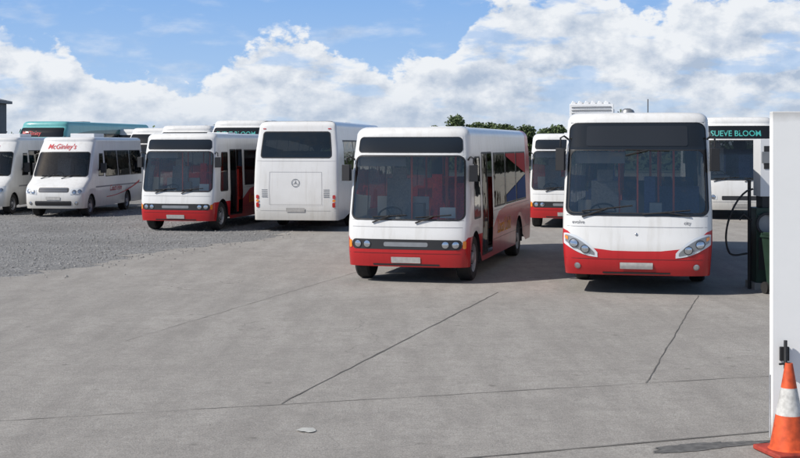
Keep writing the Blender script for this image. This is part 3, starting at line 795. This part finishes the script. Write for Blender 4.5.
# ------------------------------------------------------------------ shed and trees
def shed():
    e=empty('steel_shed',(-32.7,70,0)); C=simple('grey_cladding',(.12,.135,.15),.6,var=.15,scale=.6)
    m=MB(); x0,x1,y0,y1=-5,5,0,18; ez,rz=5.6,6.6
    n=60; vs=[]
    for k in range(n+1):
        x=x0+(x1-x0)*k/n; z=ez+(rz-ez)*(1-abs(x)/5); o=.03 if k%2 else 0
        vs+=[(x,y0-o,0),(x,y0-o,z)]
    m.add(vs,[(2*k,2*k+2,2*k+3,2*k+1) for k in range(n)],C)
    vs=[]
    for k in range(101):
        y=y0+(y1-y0)*k/100; o=.03 if k%2 else 0; vs+=[(x1+o,y,0),(x1+o,y,ez)]
    m.add(vs,[(2*k,2*k+2,2*k+3,2*k+1) for k in range(100)],C)
    m.add([(x0,y1,0),(x1,y1,0),(x1,y1,ez),(0,y1,rz),(x0,y1,ez),(x0,y0,0),(x0,y0,ez)],[(0,1,2,3,4),(5,0,4,6)],C)
    m.build('walls',e,smooth=False)
    m=MB(); Rf=simple('roof_sheet',(.2,.21,.22),.6)
    m.add([(x1+.3,y0-.3,ez-.05),(x1+.3,y1+.3,ez-.05),(0,y1+.3,rz+.08),(0,y0-.3,rz+.08),(x0-.3,y1+.3,ez-.05),(x0-.3,y0-.3,ez-.05)],[(0,1,2,3),(3,2,4,5)],Rf)
    m.box(x1+.02,x1+.32,y0-.3,y1+.3,ez-.25,ez-.06,Rf); m.build('roof',e,smooth=False)
    m=MB(); m.box(-2,2,-.08,-.04,0,4,simple('roller_door',(.25,.27,.3),.5)); m.build('door',e)
shed()
def leafmat(name,a,b2):
    m,nt,b=newmat(name)
    gi=nt.nodes.new('ShaderNodeNewGeometry')
    c=mixc(nt,gi.outputs['Random Per Island'],a,b2); nt.links.new(c,b.inputs['Base Color']); b.inputs['Roughness'].default_value=.8
    return m
M_leaf=leafmat('foliage',(.045,.075,.03),(.11,.15,.055)); M_bark=simple('bark',(.08,.065,.05),.9,var=.3)
def blob(mb,c,r,n,s):
    for _ in range(n):
        d=Vector((random.gauss(0,1),random.gauss(0,1),random.gauss(0,1))).normalized()*random.uniform(.45,1.08)
        p=Vector((c[0]+d.x*r[0],c[1]+d.y*r[1],c[2]+d.z*r[2]))
        a=Vector((random.gauss(0,1),random.gauss(0,1),random.gauss(0,1))).normalized(); b=a.cross(Vector((random.gauss(0,1),random.gauss(0,1),random.gauss(0,1)))).normalized()
        q=s*random.uniform(.6,1.3)
        mb.add([p-a*q,p+b*q*.6,p+a*q,p-b*q*.6],[(0,1,2,3)],M_leaf)
def tree(x,y,h,w,name='hedgerow_tree',n=13):
    e=empty(name,(x,y,0)); m=MB()
    m.tube([(0,0,0),(.1,0,h*.3),(0,.1,h*.6)],.16,M_bark)
    ends=[]
    for k in range(n):
        t=random.uniform(0,2*pi); rr=random.uniform(.1,.75)*w/2; z=h*random.uniform(.45,.88)
        p=(rr*cos(t),rr*sin(t),z); ends.append(p); m.tube([(.05,0,h*.35),(p[0]*.6,p[1]*.6,z*.85),p],.06,M_bark,5)
    m.build('trunk_and_limbs',e)
    m=MB()
    for p in ends: blob(m,p,(w*.2,w*.2,h*.13),200,.15)
    m.build('crown',e,smooth=False)
Yt=110
tree(5.3,Yt,5.2,2.8); tree(7.2,Yt+2,4.6,3.4); tree(9.3,Yt,4.4,3.6); tree(11.3,Yt+3,4.2,3.6); tree(13.2,Yt,4.3,3.4); tree(14.6,Yt+1,4.3,3.4); tree(19.6,Yt,5.8,3.6); tree(3.3,Yt+4,4.4,2.6)
m=MB()
x=-60
while x<70:
    blob(m,(x,Yt+12+random.uniform(-2,2),1.9),(2.2,1.6,random.uniform(1.7,2.6)),170,.28); x+=2.1
m.build('distant_hedgerow',smooth=False)

# ------------------------------------------------------------------ sky + sun
sun_h=Vector((-.91,-.41)).normalized(); el=radians(41)
sdir=Vector((sun_h.x*cos(el),sun_h.y*cos(el),sin(el)))
sun=bpy.data.lights.new('sun','SUN'); sun.energy=4.6; sun.angle=radians(.5); sun.color=(1,.955,.89)
so=bpy.data.objects.new('sun',sun); so.rotation_euler=sdir.to_track_quat('Z','Y').to_euler(); so.location=(0,0,40); coll.objects.link(so)
w=bpy.data.worlds.new('World'); scene.world=w; w.use_nodes=True; nt=w.node_tree
for n in list(nt.nodes): nt.nodes.remove(n)
out=nt.nodes.new('ShaderNodeOutputWorld'); sky=nt.nodes.new('ShaderNodeTexSky'); sky.sky_type='NISHITA'; sky.sun_disc=False
sky.sun_elevation=el; sky.sun_rotation=math.atan2(sdir.x,sdir.y)
bg=nt.nodes.new('ShaderNodeBackground'); bg.inputs[1].default_value=.085; nt.links.new(sky.outputs[0],bg.inputs[0])
tc=nt.nodes.new('ShaderNodeTexCoord'); v=tc.outputs['Generated']; sp=nt.nodes.new('ShaderNodeSeparateXYZ'); nt.links.new(v,sp.inputs[0])
X,Y,Z=sp.outputs
az=math_node(nt,'ARCTAN2',X,Y); elv=math_node(nt,'ARCSINE',Z)
u=math_node(nt,'DIVIDE',math_node(nt,'ADD',az,.32),.64,clamp=True)
prof=[(0,.080),(.075,.078),(.11,.062),(.19,.056),(.27,.054),(.31,.072),(.36,.090),(.41,.074),(.47,.066),(.54,.070),(.58,.090),(.62,.112),(.70,.116),(.8,.106),(.9,.118),(1,.116)]
top=fcurve(nt,u,[(a,b*5) for a,b in prof]); top=math_node(nt,'DIVIDE',top,5.0)
mp=nt.nodes.new('ShaderNodeMapping'); mp.inputs['Scale'].default_value=(1,1,1.5); nt.links.new(v,mp.inputs['Vector'])
nA=noise(nt,mp.outputs[0],30,12,.58); nB=noise(nt,mp.outputs[0],13,8,.55)
mp2=nt.nodes.new('ShaderNodeMapping'); mp2.inputs['Scale'].default_value=(1,1,3.2); mp2.inputs['Location'].default_value=(3.1,1.7,.4); nt.links.new(v,mp2.inputs['Vector'])
nC=noise(nt,mp2.outputs[0],14,9,.55)
d=math_node(nt,'SUBTRACT',top,elv)
dd=math_node(nt,'ADD',d,math_node(nt,'MULTIPLY',math_node(nt,'SUBTRACT',nA,.5),.085))
mask=maprange(nt,dd,-.001,.007,0,1,True)
wis=maprange(nt,nC,.50,.72,0,.6,True)
hazeup=maprange(nt,elv,.0,.14,1,.55)
gaps=maprange(nt,nC,.38,.48,.35,1,True)
mask=math_node(nt,'MULTIPLY',mask,gaps)
mask=math_node(nt,'MAXIMUM',mask,math_node(nt,'MULTIPLY',wis,hazeup))
mp3=nt.nodes.new('ShaderNodeMapping'); mp3.inputs['Scale'].default_value=(1,1,1.5); mp3.inputs['Location'].default_value=(-.007,-.002,.014); nt.links.new(v,mp3.inputs['Vector'])
nA2=noise(nt,mp3.outputs[0],30,12,.58)
rel=math_node(nt,'SUBTRACT',nA,nA2)
br=math_node(nt,'ADD',maprange(nt,dd,0,.045,.95,.48,True),math_node(nt,'MULTIPLY',rel,3.0))
br=math_node(nt,'ADD',br,math_node(nt,'MULTIPLY',math_node(nt,'SUBTRACT',nB,.5),1.7),clamp=True)
ccol=mixc(nt,br,(.43,.52,.66),(.86,.89,.93))
blue=mixc(nt,maprange(nt,elv,.0,.13,0,1),(.48,.66,.88),(.23,.44,.82))
hz=maprange(nt,elv,0,.05,.5,0)
col=mixc(nt,mask,blue,ccol); col=mixc(nt,hz,col,(.58,.66,.77))
bg2=nt.nodes.new('ShaderNodeBackground'); nt.links.new(col,bg2.inputs[0]); bg2.inputs[1].default_value=1.0
hi=maprange(nt,elv,.14,.5,0,1,True)
mx=nt.nodes.new('ShaderNodeMixShader'); nt.links.new(hi,mx.inputs[0]); nt.links.new(bg2.outputs[0],mx.inputs[1]); nt.links.new(bg.outputs[0],mx.inputs[2])
nt.links.new(mx.outputs[0],out.inputs[0])

# ------------------------------------------------------------------ camera
cam=bpy.data.cameras.new('camera'); cam.sensor_width=36; cam.lens=36*1250/800; cam.shift_y=-85/800; cam.clip_end=5000
co=bpy.data.objects.new('camera',cam); co.location=(0,0,2.54); co.rotation_euler=(radians(90),0,0); coll.objects.link(co); scene.camera=co
scene.view_settings.view_transform='Standard'; scene.view_settings.look='None'; scene.view_settings.exposure=0
